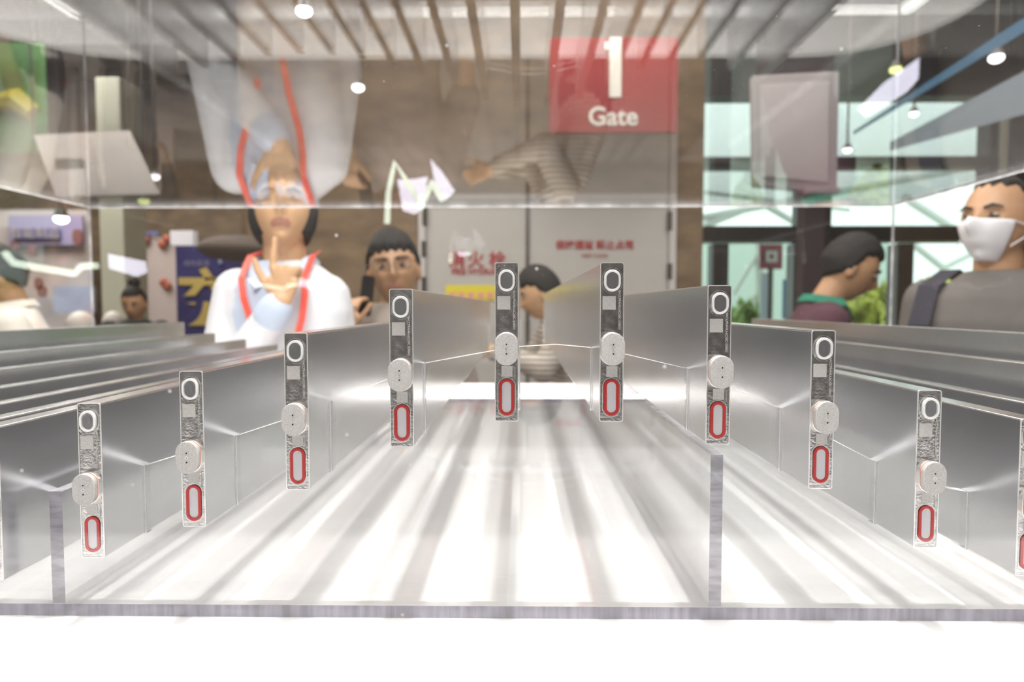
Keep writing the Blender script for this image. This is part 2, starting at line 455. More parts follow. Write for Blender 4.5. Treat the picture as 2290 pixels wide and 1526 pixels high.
# ------------------------------------------------------------------ outside the glazed front
tag(boxobj('pavement', (XF - 2, WY1 + .25, FZ - .12), (22, 26, FZ - .02), pbr('pale_pavement', (.55, .56, .52), .8)), None, None, kind='structure')
def bush(px, pw, py, Y, label, col):
    c = P(px, py, Y); r = pw / FPX * Y / 2
    m, n, l = new_mat('foliage'); b = n['Principled BSDF']; b.inputs['Roughness'].default_value = .7
    t = n.new('ShaderNodeTexNoise'); t.inputs['Scale'].default_value = 9; tc = n.new('ShaderNodeTexCoord'); l.new(tc.outputs['Object'], t.inputs[0])
    rr = n.new('ShaderNodeValToRGB'); rr.color_ramp.elements[0].color = (*[c_ * .35 for c_ in col], 1); rr.color_ramp.elements[1].color = (*col, 1)
    rr.color_ramp.elements[0].position = .36; rr.color_ramp.elements[1].position = .56
    l.new(t.outputs[0], rr.inputs[0]); l.new(rr.outputs[0], b.inputs['Base Color'])
    root = empty('garden_shrub', (c.x, Y, FZ - .02), 0, label, 'shrub', 'yellow green shrubs outside the glass doors')
    mb = MB(); h = c.z - FZ
    rnd = random.Random(int(px))
    for k in range(900):
        u = rnd.random() * 6.283; v = rnd.random(); rad = r * (.55 + .5 * rnd.random())
        ctr = Vector((rad * math.cos(u) * math.sin(v * 2.2 + .4), .6 * rad * math.sin(u), h * (.35 + .65 * rnd.random() * (1 - .3 * abs(math.cos(u))))))
        s = .05 + .07 * rnd.random()
        q = Euler((rnd.random() * 6, rnd.random() * 6, rnd.random() * 6)).to_matrix()
        mb.add([ctr + q @ Vector(p) for p in ((-s, 0, 0), (0, -s * .5, 0), (s, 0, 0), (0, s * .5, .02))], [(0, 1, 2, 3)])
    mb.ball((0, 0, h * .5), (r * .8, r * .5, h * .48), nu=16, nv=10)
    mb.build('foliage', m, root, merge=False)
    MB().tube([(0, 0, 0), (.03, 0, h * .5)], [.05, .03]).build('stem', pbr('bark', (.15, .1, .06), .8) if 'bark' not in MATS else MATS['bark'], root)
bush(1955, 190, 628, 8.5, 'yellow green shrub outside between the purple sweater and the middle door post', (.95, .98, .25))
bush(2098, 150, 610, 10.4, 'yellow green shrub outside beside the grey T-shirt shoulder', (.95, .95, .18))
bush(1668, 110, 668, 9.0, 'small green shrub outside behind the third cell of the right slope', (.50, .68, .25))
# white canopy truss
tr = empty('canopy_truss', tuple(P(1900, 700, 9.6).xy) + (FZ - .02,), 0, 'white steel truss and roof slope outside the glass front', 'truss')
mt = MB()
def tp(px, py, Y=9.6): p = P(px, py, Y); return (p.x - tr.location.x, p.y - tr.location.y, p.z - tr.location.z)
for a, b, r in (((1700, 545), (1700, 735), .07), ((1700, 560), (1640, 660), .035), ((1640, 720), (1700, 650), .035), ((1500, 500), (2300, 350), .05),
                ((1680, 440), (1790, 505), .05), ((1575, 505), (1700, 455), .05), ((2020, 440), (2130, 510), .06), ((2040, 545), (2110, 600), .05), ((2110, 600), (2190, 560), .04), ((1575, 430), (1900, 470), .03),
                ((1500, 540), (2350, 530), .05)):
    mt.tube([tp(*a), tp(*b)], r, n=8)
o = mt.build('truss_bars', pbr('white_steel', (.85, .88, .84), .4), tr)
fc = MB()
for a, b in ((1575, 1985),):
    q = [tp(a, 600, 14), tp(b, 600, 14)]
    fc.box((q[0][0], q[0][1], 0), (q[1][0], q[1][1] + .2, tp(a, 545, 14)[2]))
fc.build('far_canopy_wall', pbr('pale_teal_wall', (.62, .72, .66), .7), tr)
# outdoor red sign, blue flags
def flat_sign(name, px0, py0, px1, py1, Y, mat, label, cat, depth=.03, ground=False):
    a = P(px0, py0, Y); b = P(px1, py1, Y); cx = (a.x + b.x) / 2
    z0 = FZ - .02 if ground else b.z
    root = empty(name, (cx, Y, z0), 0, label, cat)
    boxobj('board', (a.x - cx, 0, b.z - z0), (b.x - cx, depth, a.z - z0), mat, root, .004)
    if ground: MB().tube([(0, .015, 0), (0, .015, b.z - z0 + .02)], .03).build('post', M_steel, root)
    return root, (a, b)
rs, (a, b) = flat_sign('direction_sign', 1700, 546, 1750, 602, 7.5, pbr('faded_red_board', (.45, .13, .15), .5), 'faded red square sign with white symbol outside the glass door', 'sign', ground=True)
sx = (b.x - a.x); zc = (a.z + b.z) / 2 - rs.location.z
MB().prism(rrect(sx * .5, sx * .5, .01, 3, 0, zc), -.012, 0, hole=rrect(sx * .2, sx * .2, .01, 3, 0, zc)).build('white_symbol', M_signwhite, rs)
flat_sign('feather_banner', 1752, 625, 1772, 712, 7.0, pbr('sky_blue_cloth', (.25, .5, .75), .6), 'sky blue upright banner outside the left glass door', 'banner', ground=True)
flat_sign('feather_banner', 1703, 610, 1722, 720, 7.9, pbr('pale_blue_cloth', (.62, .72, .82), .6), 'pale blue upright banner outside beside the white truss leg', 'banner', ground=True)

# ------------------------------------------------------------------ stalls in the far left of the hall
def at(root, p): return (p.x - root.location.x, p.y - root.location.y, p.z - root.location.z)
st = empty('exhibition_stall', (P(100, 700, 7.0).x, 7.0, FZ), 0, 'white walled exhibition stall with purple header behind the person in white shirt', 'stall')
def pl(px0, py0, px1, py1, Y, root, name, mat, d=.05, down=False):
    a = P(px0, py0, Y); b = P(px1, py1, Y); r = root.location
    return boxobj(name, (a.x - r.x, Y - r.y, 0 if down else b.z - r.z), (b.x - r.x, Y + d - r.y, a.z - r.z), mat, root, .003)
pl(-60, 470, 205, 760, 7.2, st, 'back_wall', pbr('stall_white', (.62, .56, .54), .6, noise=.12, nscale=2), down=True)
pl(18, 482, 185, 548, 7.1, st, 'header_board', pbr('stall_lilac', (.40, .36, .58), .6))
pl(26, 512, 132, 532, 7.05, st, 'header_stripe', pbr('stall_blue', (.17, .18, .42), .6), .04)
text_mesh('header_text', '智能制造', .13, MATS['stall_white'], st, at(st, P(78, 522, 7.04)))
pl(118, 640, 208, 700, 6.9, st, 'blue_panel', pbr('pale_blue_panel', (.42, .48, .66), .5))
for px, py, s in ((172, 530, .10), (70, 560, .08), (85, 635, .08), (92, 652, .08), (30, 552, .07)):
    p = P(px, py, 7.0)
    MB().prism(stadium(s, s * 1.6, 8), 0, .03).build('wall_ornament', pbr('maroon_ornament', (.24, .10, .10), .6) if 'maroon_ornament' not in MATS else MATS['maroon_ornament'], st, loc=at(st, p))
st2 = empty('exhibition_stall', (P(350, 700, 6.6).x, 6.6, FZ), 0, 'pinkish white stall wall with red ornaments left of the blue poster', 'stall')
q0, q1, q2, q3 = P(262, 500, 6.6), P(392, 545, 6.6), P(392, 760, 6.6), P(262, 760, 6.6)
MB().prism([(q0.x - st2.location.x, q0.z - FZ), (q1.x - st2.location.x, q1.z - FZ), (q1.x - st2.location.x, 0), (q0.x - st2.location.x, 0)], 0, .06).build('back_wall', pbr('stall_pink', (.66, .56, .53), .6, noise=.05, nscale=2), st2)
for px, py in ((325, 537), (312, 548), (373, 535), (363, 547), (366, 632), (374, 640)):
    p = P(px, py, 6.58)
    MB().ball((0, 0, 0), (.045, .02, .045), nu=12, nv=8).build('wall_ornament', pbr('red_ornament', (.45, .12, .07), .5) if 'red_ornament' not in MATS else MATS['red_ornament'], st2, loc=at(st2, p), smooth=True)
pl(298, 518, 355, 526, 6.57, st2, 'caption_strip', MATS['stall_blue'], .02)
pl(380, 516, 432, 548, 6.3, st2, 'light_box', pbr('lightbox_white', (.8, .78, .8), .5, emit=(.9, .88, .95), estr=.35), .1)
# blue roll-up poster
po = empty('rollup_poster', (P(480, 700, 5.2).x, 5.2, FZ), 0, 'dark blue roll-up poster with large yellow character behind the white-shirted visitor', 'poster')
pl(392, 550, 560, 752, 5.2, po, 'poster_sheet', pbr('poster_blue', (.055, .05, .20), .5, noise=.35, nscale=3), .02, )
boxobj('poster_stand', (-.35, -.1, 0), (.35, .1, .08), M_steel, po)
MB().tube([(0, .05, .08), (0, .05, 1.7)], .015).build('stand_pole', M_steel, po)
text_mesh('yellow_character', '充', .46, pbr('poster_yellow', (.72, .55, .17), .5), po, at(po, P(462, 676, 5.18)), bold=.012)
text_mesh('poster_caption', '绿色能源', .05, pbr('poster_lilac', (.35, .33, .5), .5), po, at(po, P(440, 590, 5.18)))
MB().tube([at(po, P(458, 556, 5.17)), at(po, P(470, 566, 5.17)), at(po, P(488, 568, 5.17)), at(po, P(494, 590, 5.17))], .014, n=8).build('poster_swoosh', pbr('poster_pale_blue', (.35, .48, .7), .5), po)
# grey vehicle-like canopy beside poster
ca = P(530, 548, 5.0)
tag(MB().ball((0, 0, 0), (.24, .24, .08), nu=28, nv=14).build('ceiling_canopy', pbr('canopy_brown_grey', (.12, .095, .08), .8), smooth=True, loc=tuple(P(535, 556, 4.2))), 'dark grey rounded canopy above the blue poster', 'canopy')
# pale column
tag(boxobj('pale_column', (P(222, 500, 5.6).x, 5.6, FZ), (P(276, 500, 5.6).x, 5.95, P(250, 172, 5.6).z), pbr('pale_green_paint', (.66, .67, .54), .5, noise=.06, nscale=2), bevel=.01), 'pale cream green square column left of the stall wall', 'column')
# white rounded stools / pots in front of the stalls
for px, w_, lab in ((180, 56, 'white rounded seat left of the pale column foot'), (252, 44, 'white rounded seat in front of the pale column')):
    c = P(px, 702, 5.0); s = w_ / FPX * 5.0 / 2
    MBo = MB().ball((0, 0, 0), (s, s, .09), nu=24, nv=14)
    MBo.box((-.03, -.03, FZ - c.z), (.03, .03, -.1))
    tag(MBo.build('round_seat', pbr('seat_cream', (.85, .80, .74), .5) if 'seat_cream' not in MATS else MATS['seat_cream'], loc=(c.x, 5.0, c.z - .07), smooth=True), lab, 'seat', 'white rounded seats by the stalls')
# green banner, white tilted board, hanging sign
gb, (a, b) = flat_sign('hanging_banner', -40, 95, 106, 342, 4.0, pbr('green_banner_cloth', (.12, .30, .10), .6, noise=.6, nscale=3.5), 'green hanging banner with yellow flash in the top left corner', 'banner', .02)
MB().tube([(.12, -.012, .22), (.02, -.012, .30), (-.14, -.012, .28), (-.2, -.012, .36)], [.05, .07, .05, .02], n=8).build('yellow_flash', pbr('banner_yellow', (.60, .55, .08), .6), gb)
for sgn in (-1, 1): MB().tube([(sgn * .14, .01, b.z * 0 + (a.z - b.z)), (sgn * .14, .01, CZ - b.z)], .004, n=6).build('hanging_wire', M_steel, gb)
tb = empty('tilted_panel', (0, 0, 0), 0, 'white slanted sign panel hanging left of the stalls, under the ceiling', 'sign')
q = [P(75, 302, 3.2), P(290, 292, 3.2), P(357, 434, 3.0), P(125, 440, 3.0)]
c = sum(q, Vector()) / 4; tb.location = c
nrm = (q[1] - q[0]).cross(q[3] - q[0]).normalized() * .015
MB().add([p - c for p in q] + [p - c + nrm for p in q], [(0, 1, 2, 3), (7, 6, 5, 4), (0, 4, 5, 1), (1, 5, 6, 2), (2, 6, 7, 3), (3, 7, 4, 0)]).build('panel', pbr('panel_white', (.62, .58, .56), .5, noise=.1, nscale=2), tb)
for i in (0, 1): MB().tube([q[i] - c, Vector((q[i].x - c.x, q[i].y - c.y, CZ - c.z))], .004, n=6).build('hanging_wire', M_steel, tb)
pc = (P(160, 350, 3.1) - c) 
MB().prism(rrect(.13, .07, .01, 3), -.004, 0).build('grey_print', pbr('print_grey', (.35, .33, .28), .6), tb, loc=tuple((q[0] * .35 + q[1] * .1 + q[2] * .15 + q[3] * .4) - c - nrm * .2))

# red gate sign
gs, (a, b) = flat_sign('gate_sign', 1229, 84, 1515, 296, 4.0, M_gate, 'red hanging sign reading 1 Gate above the grey doors', 'sign', .04)
gz = gs.location.z
text_mesh('gate_number', '1', .46, M_signwhite, gs, at(gs, P(1376, 158, 3.995)), bold=.012)
fl = P(1366, 102, 3.99); MB().box((-.035, 0, -.02), (.02, .002, .02)).build('gate_number', M_signwhite, gs, loc=at(gs, fl))
text_mesh('gate_word', 'Gate', .145, M_signwhite, gs, at(gs, P(1371, 262, 3.995)), bold=.003)
for sgn in (-1, 1): MB().tube([(sgn * .3, .02, a.z - b.z), (sgn * .3, .02, CZ - b.z)], .006, n=6).build('hanging_wire', M_steel, gs)
# grey display panel on a post
dp = empty('display_screen', (P(1820, 600, 3.3).x, 3.3, FZ), 0, 'grey back of a portrait display screen on a dark post before the windows', 'screen')
M_scr = pbr('screen_back_grey', (.50, .46, .465), .5); M_scr2 = pbr('screen_inset_grey', (.66, .62, .62), .5)
q = [P(1680, 172, 3.3), P(1873, 162, 3.3), P(1868, 436, 3.3), P(1683, 418, 3.3)]
MB().prism([(p.x - dp.location.x, p.z - FZ) for p in q], -.02, .03).build('screen_panel', M_scr, dp, bevel=.006)
q = [P(1700, 192, 3.28), P(1852, 184, 3.28), P(1850, 410, 3.28), P(1702, 396, 3.28)]
MB().prism([(p.x - dp.location.x, p.z - FZ) for p in q], -.032, -.02).build('screen_inset', M_scr2, dp, bevel=.003)
a = P(1800, 430, 3.3); b = P(1846, 430, 3.3)
boxobj('post', (a.x - dp.location.x, 0, 0), (b.x - dp.location.x, .09, a.z - FZ + .02), pbr('post_dark', (.045, .03, .035), .5), dp)
a = P(1795, 436, 3.29); b = P(1868, 423, 3.29)
boxobj('bracket', (a.x - dp.location.x, -.06, a.z - FZ), (b.x - dp.location.x, 0, b.z - FZ), M_scr, dp, .004)
# soffit beams on the right
def soffit(name, l0, l1, w0, w1, mat, label, th=.01):
    A = P(*l0); B = P(*l1); A2 = P(*w0); B2 = P(*w1); c = (A + B + A2 + B2) / 4
    o = MB().add([p - c for p in (A, B, B2, A2)] + [p - c + Vector((0, 0, th)) for p in (A, B, B2, A2)],
                 [(0, 1, 2, 3), (7, 6, 5, 4), (0, 4, 5, 1), (1, 5, 6, 2), (2, 6, 7, 3), (3, 7, 4, 0)]).build(name, mat, loc=tuple(c))
    return tag(o, label, 'ceiling beam')
soffit('ceiling_trim_rail', (2300, 40, 2.2), (1908, 298, 4.2), (2300, 66, 2.2), (1908, 302, 4.2), pbr('rail_blue', (.06, .20, .36), .4), 'thin blue ceiling rail running back above the masked visitor')
soffit('ceiling_soffit', (2320, 150, 2.4), (1990, 322, 4.2), (2320, 248, 2.4), (1990, 338, 4.2), pbr('soffit_blue_grey', (.42, .50, .60), .4), 'wide pale blue grey soffit under the blue ceiling rail')
tag(boxobj('ceiling_bulkhead', (P(2110, 300, 3.9).x, 2.6, P(2110, 425, 3.9).z), (WX1 - .05, 2.9, P(2110, 300, 3.9).z + .1), pbr('bulkhead_mauve', (.16, .13, .135), .6)), 'dark mauve bulkhead at the right edge above the masked visitor', 'bulkhead')

# downlights
M_down = emis('downlight_lens', (1, .98, 1), 6.0); M_downw = emis('downlight_warm', (.85, .95, .35), 2.5)
def downlight(px, py, Y, r, label, mat=None):
    p = P(px, py, Y)
    root = empty('pendant_spotlight', tuple(p), 0, label, 'spotlight', 'round spotlights under the hall ceiling')
    rr = r / FPX * Y
    MB().ball((0, 0, 0), (rr, rr, rr * .7), nu=18, nv=10).build('lamp_lens', mat or M_down, root, smooth=True)
    MB().tube([(0, 0, rr * .3), (0, 0, rr * 1.4)], [rr * 1.05, rr * .7]).build('lamp_housing', M_steel, root)
    MB().tube([(0, 0, rr), (0, 0, CZ - p.z)], .006, n=6).build('drop_rod', M_steel, root)
for px, py, Y, r, lab in ((680, 25, 3.0, 17, 'white spotlight at the top edge above the white-shirted visitor'),
                          (801, 196, 4.0, 13, 'white spotlight between the white-shirted visitor and the red sign'),
                          (137, 490, 5.0, 15, 'white spotlight in front of the lilac stall header'),
                          (346, 396, 3.6, 11, 'white spotlight at the right edge of the white slanted panel'),
                          (2228, 130, 3.0, 15, 'white spotlight between the blue ceiling rail and the soffit'),
                          (1895, 336, 3.8, 9, 'small white spotlight just right of the grey display screen'),
                          (2044, 255, 3.9, 9, 'small white spotlight below the blue ceiling rail')):
    downlight(px, py, Y, r, lab)
downlight(322, 451, 3.9, 12, 'yellowish spotlight just above the stall with pinkish wall', M_downw)
downlight(2003, 156, 3.6, 13, 'yellow green spotlight left of the blue ceiling rail', M_downw)

# lamps behind the photographer: they show as reflections in the front sheet of the case
FRONT_Y = .25
def V(px, py, Y):      # point behind the camera whose image in the front sheet appears at (px, py) at depth Y
    p = P(px, py, Y); return Vector((p.x, 2 * FRONT_Y - p.y, p.z))
M_tube = emis('tube_light_greenish', (.86, 1,   .82), 12.0); M_lav = emis('led_panel_lavender', (.86, .84, 1.0), 13.0)
def tube_lamp(pts, r, label, Y=2.6):
    q = [V(x, y, Y) for x, y in pts]; c = q[0]
    root = empty('tube_lamp', tuple(c), 0, label, 'lamp')
    MB().tube([p - c for p in q], r, n=8).build('glowing_tube', M_tube, root)
    MB().tube([(0, 0, 0), (0, 0, CZ - c.z)], .004, n=6).build('drop_rod', M_steel, root)
tube_lamp([(865, 500), (868, 430), (882, 362), (912, 410), (946, 466), (958, 425), (963, 405), (990, 448)], .011, 'zigzag greenish white tube lamp above the man with glasses')
tube_lamp([(8, 565), (28, 588), (90, 600), (165, 612), (180, 596), (215, 594)], .013, 'bent greenish white tube lamp in front of the lilac stall')
def led_panel(q, label, Y=2.7):
    p = [V(x, y, Y) for x, y in q]; c = sum(p, Vector()) / len(p)
    root = empty('led_panel', tuple(c), 0, label, 'lamp')
    n_ = len(p); back = Vector((0, -.02, 0))
    fs = [tuple(range(n_)), tuple(range(2 * n_ - 1, n_ - 1, -1))] + [(i, (i + 1) % n_, (i + 1) % n_ + n_, i + n_) for i in range(n_)]
    MB().add([a_ - c for a_ in p] + [a_ - c + back for a_ in p], fs).build('glowing_face', M_lav, root)
    MB().tube([(0, -.03, 0), (0, -.03, CZ - c.z)], .004, n=6).build('drop_rod', M_steel, root)
led_panel([(888, 402), (900, 470), (925, 478), (945, 462), (955, 395), (925, 400)], 'rounded lavender light panel behind the zigzag tube')
led_panel([(962, 355), (985, 380), (1016, 425), (995, 446), (975, 425)], 'slanted lavender light panel right of the zigzag tube')
led_panel([(240, 568), (318, 584), (322, 608), (300, 618), (242, 600)], 'wide lavender light panel beside the pale column')
led_panel([(1925, 240), (1985, 180), (2058, 128), (2056, 175), (2030, 205), (1945, 258)], 'long lavender light panel above the blue ceiling rail')

# ------------------------------------------------------------------ display table
TZ = -.192                       # table surface
ZB = -.184                       # top of the clear base sheet
YF = .385                        # front faces of the cells
def table_outline():
    pts = []
    x0, x1, y0, y1 = -1.45, .92, -.06, 1.70
    for cx, cy, r, a0 in ((x1 - .25, y1 - .25, .25, 0), (x0 + .55, y1 - .3, .3, 90), (x0 + .05, y0 + .05, .05, 180), (x1 - .05, y0 + .05, .05, 270)):
        for k in range(9):
            t = R(a0 + 90 * k / 8); pts.append((cx + r * math.cos(t), cy + r * math.sin(t)))
    return pts
tbl = empty('display_table', (-.2, .8, FZ), 0, 'white display table under the clear case of battery cells', 'table')
tp_ = table_outline(); off = tbl.location
def slab(pts, z0, z1):
    mb = MB(); n = len(pts)
    return mb.loft([[(x - off.x, y - off.y, z0 - off.z) for x, y in pts], [(x - off.x, y - off.y, z1 - off.z) for x, y in pts]])
slab(tp_, TZ - .04, TZ).build('tabletop', M_table, tbl, bevel=.004)
slab([(x * .93 - .01, .06 + y * .93) for x, y in tp_], FZ + .08, TZ - .0405).build('table_body', M_white, tbl)
slab([(x * .88 - .02, .1 + y * .88) for x, y in tp_], FZ, FZ + .0795).build('plinth', M_steel, tbl)

# ------------------------------------------------------------------ clear case
CX0, CX1, CY0, CY1, CH = -.90, .765, FRONT_Y, 1.425, .205
case = empty('display_case', ((CX0 + CX1) / 2, (CY0 + CY1) / 2, TZ), 0, 'large clear acrylic box standing on the white table over the battery cells', 'display case')
co = case.location; T = .005
def cbox(name, a, b, mats, mi, bevel=0):
    return MB().box([a[i] - co[i] for i in range(3)], [b[i] - co[i] for i in range(3)], mi).build(name, mats, case)
ms = [M_case, M_edge_white]
cbox('top_panel', (CX0, CY0, CH), (CX1, CY1, CH + T), ms, [0, 0, 1, 1, 1, 1])
cbox('back_panel', (CX0, CY1 - T, TZ + .0005), (CX1, CY1, CH - .0002), ms, [0, 1, 0, 1, 0, 1])
cbox('front_panel', (CX0, CY0, TZ + .0005), (CX1, CY0 + T, CH - .0002), ms, [0, 1, 0, 1, 0, 1])
cbox('side_panel', (CX0, CY0 + T + .0002, TZ + .0005), (CX0 + T, CY1 - T - .0002, CH - .0002), ms, [0, 1, 1, 0, 1, 0])
cbox('side_panel', (CX1 - T, CY0 + T + .0002, TZ + .0005), (CX1, CY1 - T - .0002, CH - .0002), ms, [0, 1, 1, 0, 1, 0])
# glowing strip round the foot of the case
for a, b, lab in (((CX0 - .03, CY1 + .004, TZ + .0003), (CX1 + .03, CY1 + .022, TZ + .003), 'glowing white light strip along the back foot of the clear case'),
                  ((CX0 - .03, CY0, TZ + .0003), (CX0 - .004, CY1 + .0035, TZ + .006), 'glowing white light strip along the left foot of the clear case'),
                  ((CX1 + .004, CY0, TZ + .0003), (CX1 + .03, CY1 + .0035, TZ + .006), 'glowing white light strip along the right foot of the clear case')):
    tag(boxobj('light_strip', a, b, M_led), lab, 'light strip', 'light strips round the case')

# ------------------------------------------------------------------ battery cells
CW, CHT, CL = .0134, .090, .960
MM = .001
def make_cell():
    root = empty('battery_cell')
    zc = -CHT / 2
    # casing: rounded box running back from y = 0 (root at the top centre of the front face)
    MB().prism(rrect(CW, CHT, .0012, 4, 0, zc), .0004, CL, 0).build('casing', M_alu, root, smooth=False)
    MB().prism(rrect(CW, CHT, .0012, 5, 0, zc), -.0002, .0004, 0, hole=rrect(CW - .0009, CHT - .0009, .0010, 5, 0, zc)).build('end_rim', M_rim, root)
    MB().prism(rrect(CW - .0009, CHT - .0009, .0010, 5, 0, zc), .0001, .0004).build('end_cover', M_cover, root)
    v = MB().prism(stadium(.0092, .0122, 14, 0, -.0102), -.0022, .0001, hole=stadium(.0068, .0096, 14, 0, -.0102)).build('vent_ring', M_ring, root, bevel=.0003)
    MB().prism(stadium(.0068, .0096, 14, 0, -.0102), -.0009, .0001).prism(stadium(.0030, .0048, 10, 0, -.0102), -.0011, -.0009, hole=stadium(.0024, .0042, 10, 0, -.0102)).build('vent_membrane', M_vent, v)
    MB().prism(stadium(.0112, .0146, 14, 0, -.0102), -.0001, .0001, hole=stadium(.0109, .0143, 14, 0, -.0102)).build('vent_groove', M_termside, v)
    # terminal
    tz = -.0484
    t = MB().prism(stadium(.0134, .0188, 16, 0, tz), -.0036, .0001).build('terminal', M_termside, root, bevel=.0003)
    MB().prism(stadium(.0127, .0180, 16, 0, tz), -.0042, -.0036).build('gasket', M_gasket, t)
    MB().prism(stadium(.0129, .0183, 16, 0, tz), -.0075, -.0042).build('contact_plate', M_term, t, bevel=.0004)
    for dz in (-.0026, .0026):
        MB().prism(stadium(.0009, .00092, 8, 0, tz + dz), -.00765, -.0075).build('pin_hole', M_hole, t)
    MB().prism(stadium(.0018, .00184, 8, 0, tz), -.0077, -.0075, hole=stadium(.0012, .00124, 8, 0, tz)).build('centre_boss', M_rim, t)
    # blank frosted patches and the etched serial lettering
    for (cx, cz, w_, h_) in ((-.0016, -.0227, .0074, .0076), (.0002, -.0615, .0062, .0062)):
        MB().box((cx - w_ / 2, -.00005, cz - h_ / 2), (cx + w_ / 2, .0001, cz + h_ / 2)).build('etched_patch', M_etch, root)
    text_mesh('serial_lettering', '0ACCPRAHKA3CX0C1D8B00', .00172, M_etch, root, (.0042, -.0001, -.0267), (R(90), R(90), 0), .00003, bold=.00004)
    text_mesh('serial_lettering', '0ACPB18D04C', .0011, M_etch, root, (.0046, -.0001, -.0628), (R(90), R(90), 0), .00003)
    # red oval seal
    s = MB().prism(stadium(.0087, .0210, 16, 0, -.0761), -.0007, .0001, hole=stadium(.0052, .0175, 16, 0, -.0761)).build('red_seal', M_red, root, bevel=.00025)
    MB().prism(stadium(.0055, .0178, 16, 0, -.0761), -.0002, .0001).build('seal_plug', M_fill, s)
    MB().prism(stadium(.0102, .0225, 16, 0, -.0761), -.00005, .0001, hole=stadium(.0098, .0221, 16, 0, -.0761)).build('weld_line', M_rim, root)
    return root
# (px of the centre of the front face at mid height, py of its top edge)
CELLS = [(-1425, 807), (-1190, 892), (-955, 939), (-715, 976), (-480, 990), (-245, 985), (-23, 955),
         (204, 902), (431, 830), (664, 745), (898, 646), (1133, 587), (1368, 587), (1607, 638), (1838, 739), (2074, 873), (2303, 937), (2530, 942), (2765, 864), (3000, 782)]
L = ['battery cell ending highest at the far left behind the left slope', 'second highest battery cell of the blurred far left rise', 'third battery cell down the blurred far left rise',
     'lowest visible battery cell of the blurred far left rise', 'battery cell in the trough of the left wave, mostly hidden', 'battery cell just outside the left edge, beside the dip',
     'battery cell cut by the left edge of the photo', 'lowest full-faced battery cell on the left slope, next to the left edge', 'second battery cell up the left slope, before the blurred sheets',
     'third battery cell up the left slope, overlapping the white-shirted visitor', 'fourth battery cell up the left slope, next below the crest',
     'left one of the two topmost battery cells at the crest', 'right one of the two topmost battery cells at the crest', 'first battery cell right of the crest, above the clear rib',
     'second battery cell down the right slope, left of the purple sweater line', 'third battery cell down the right slope, lowest with its whole face showing', 'battery cell cut by the right edge of the photo',
     'battery cell just beyond the right edge, behind the right slope', 'second highest battery cell of the blurred far right rise', 'highest battery cell of the blurred far right rise, below the masked visitor']
proto = make_cell(); cell_pos = []
for i, ((px, py), lab) in enumerate(zip(CELLS, L)):
    o = proto if i == 0 else copy_tree(proto)
    # px is given at mid height; the vertical line through it is world-vertical
    mid = P(px, py + 178, YF); top = P(px, py, YF)
    o.location = (mid.x, YF, top.z)
    tag(o, lab.replace('battery cell', 'silver blade battery cell' if 'silver' not in lab else 'battery cell', 1), 'battery cell', 'blade battery cells in the wave')
    cell_pos.append((mid.x, top.z))

# ------------------------------------------------------------------ clear stand: base sheet, two wave sheets with slots, two ribs
YB = .410
stand = empty('acrylic_stand', (-.07, YB, TZ), 0, 'clear acrylic stand with wave-topped slotted sheet holding the battery cells', 'stand')
so = stand.location
SX0, SX1 = -.72, .53
def sb(name, a, b, mats, mi): return MB().box([a[i] - so[i] for i in range(3)], [b[i] - so[i] for i in range(3)], mi).build(name, mats, stand)
sb('base_sheet', (SX0, YB, TZ + .0004), (SX1, 1.36, ZB), [M_clear, M_edge_base], [0, 0, 1, 1, 1, 1])
def rib(px0, py0, px1, y1):
    a = P(px0, py0, YB); b = P(px1, py0, YB)
    sb('rib', (a.x, YB + .0005, ZB + .0002), (b.x, y1, a.z), [M_clear, M_edge_fin, M_edge_top], [0, 2, 1, 0, 1, 0])
rib(1590, 1018, 1618, 1.33); rib(108, 1100, 137, 1.33)
YP = .4275
KN = [(-1300, 900), (-1075, 985), (-850, 1040), (-600, 1085), (-350, 1112), (-130, 1118), (0, 1113), (100, 1107), (165, 1085), (310, 1046), (400, 1018), (520, 978), (630, 942), (737, 900), (868, 848), (945, 814), (1108, 784), (1160, 776), (1245, 771),
      (1330, 779), (1400, 793), (1550, 828), (1645, 868), (1770, 925), (1865, 985), (1980, 1044), (2110, 1092), (2210, 1108), (2330, 1095), (2500, 1050), (2700, 985), (2900, 925)]
kw = [(P(x, y, YP).x, P(x, y, YP).z) for x, y in KN]
def wave(x):
    if x <= kw[0][0]: return kw[0][1]
    for (xa, za), (xb, zb) in zip(kw, kw[1:]):
        if x <= xb: return za + (zb - za) * (x - xa) / (xb - xa)
    return kw[-1][1]
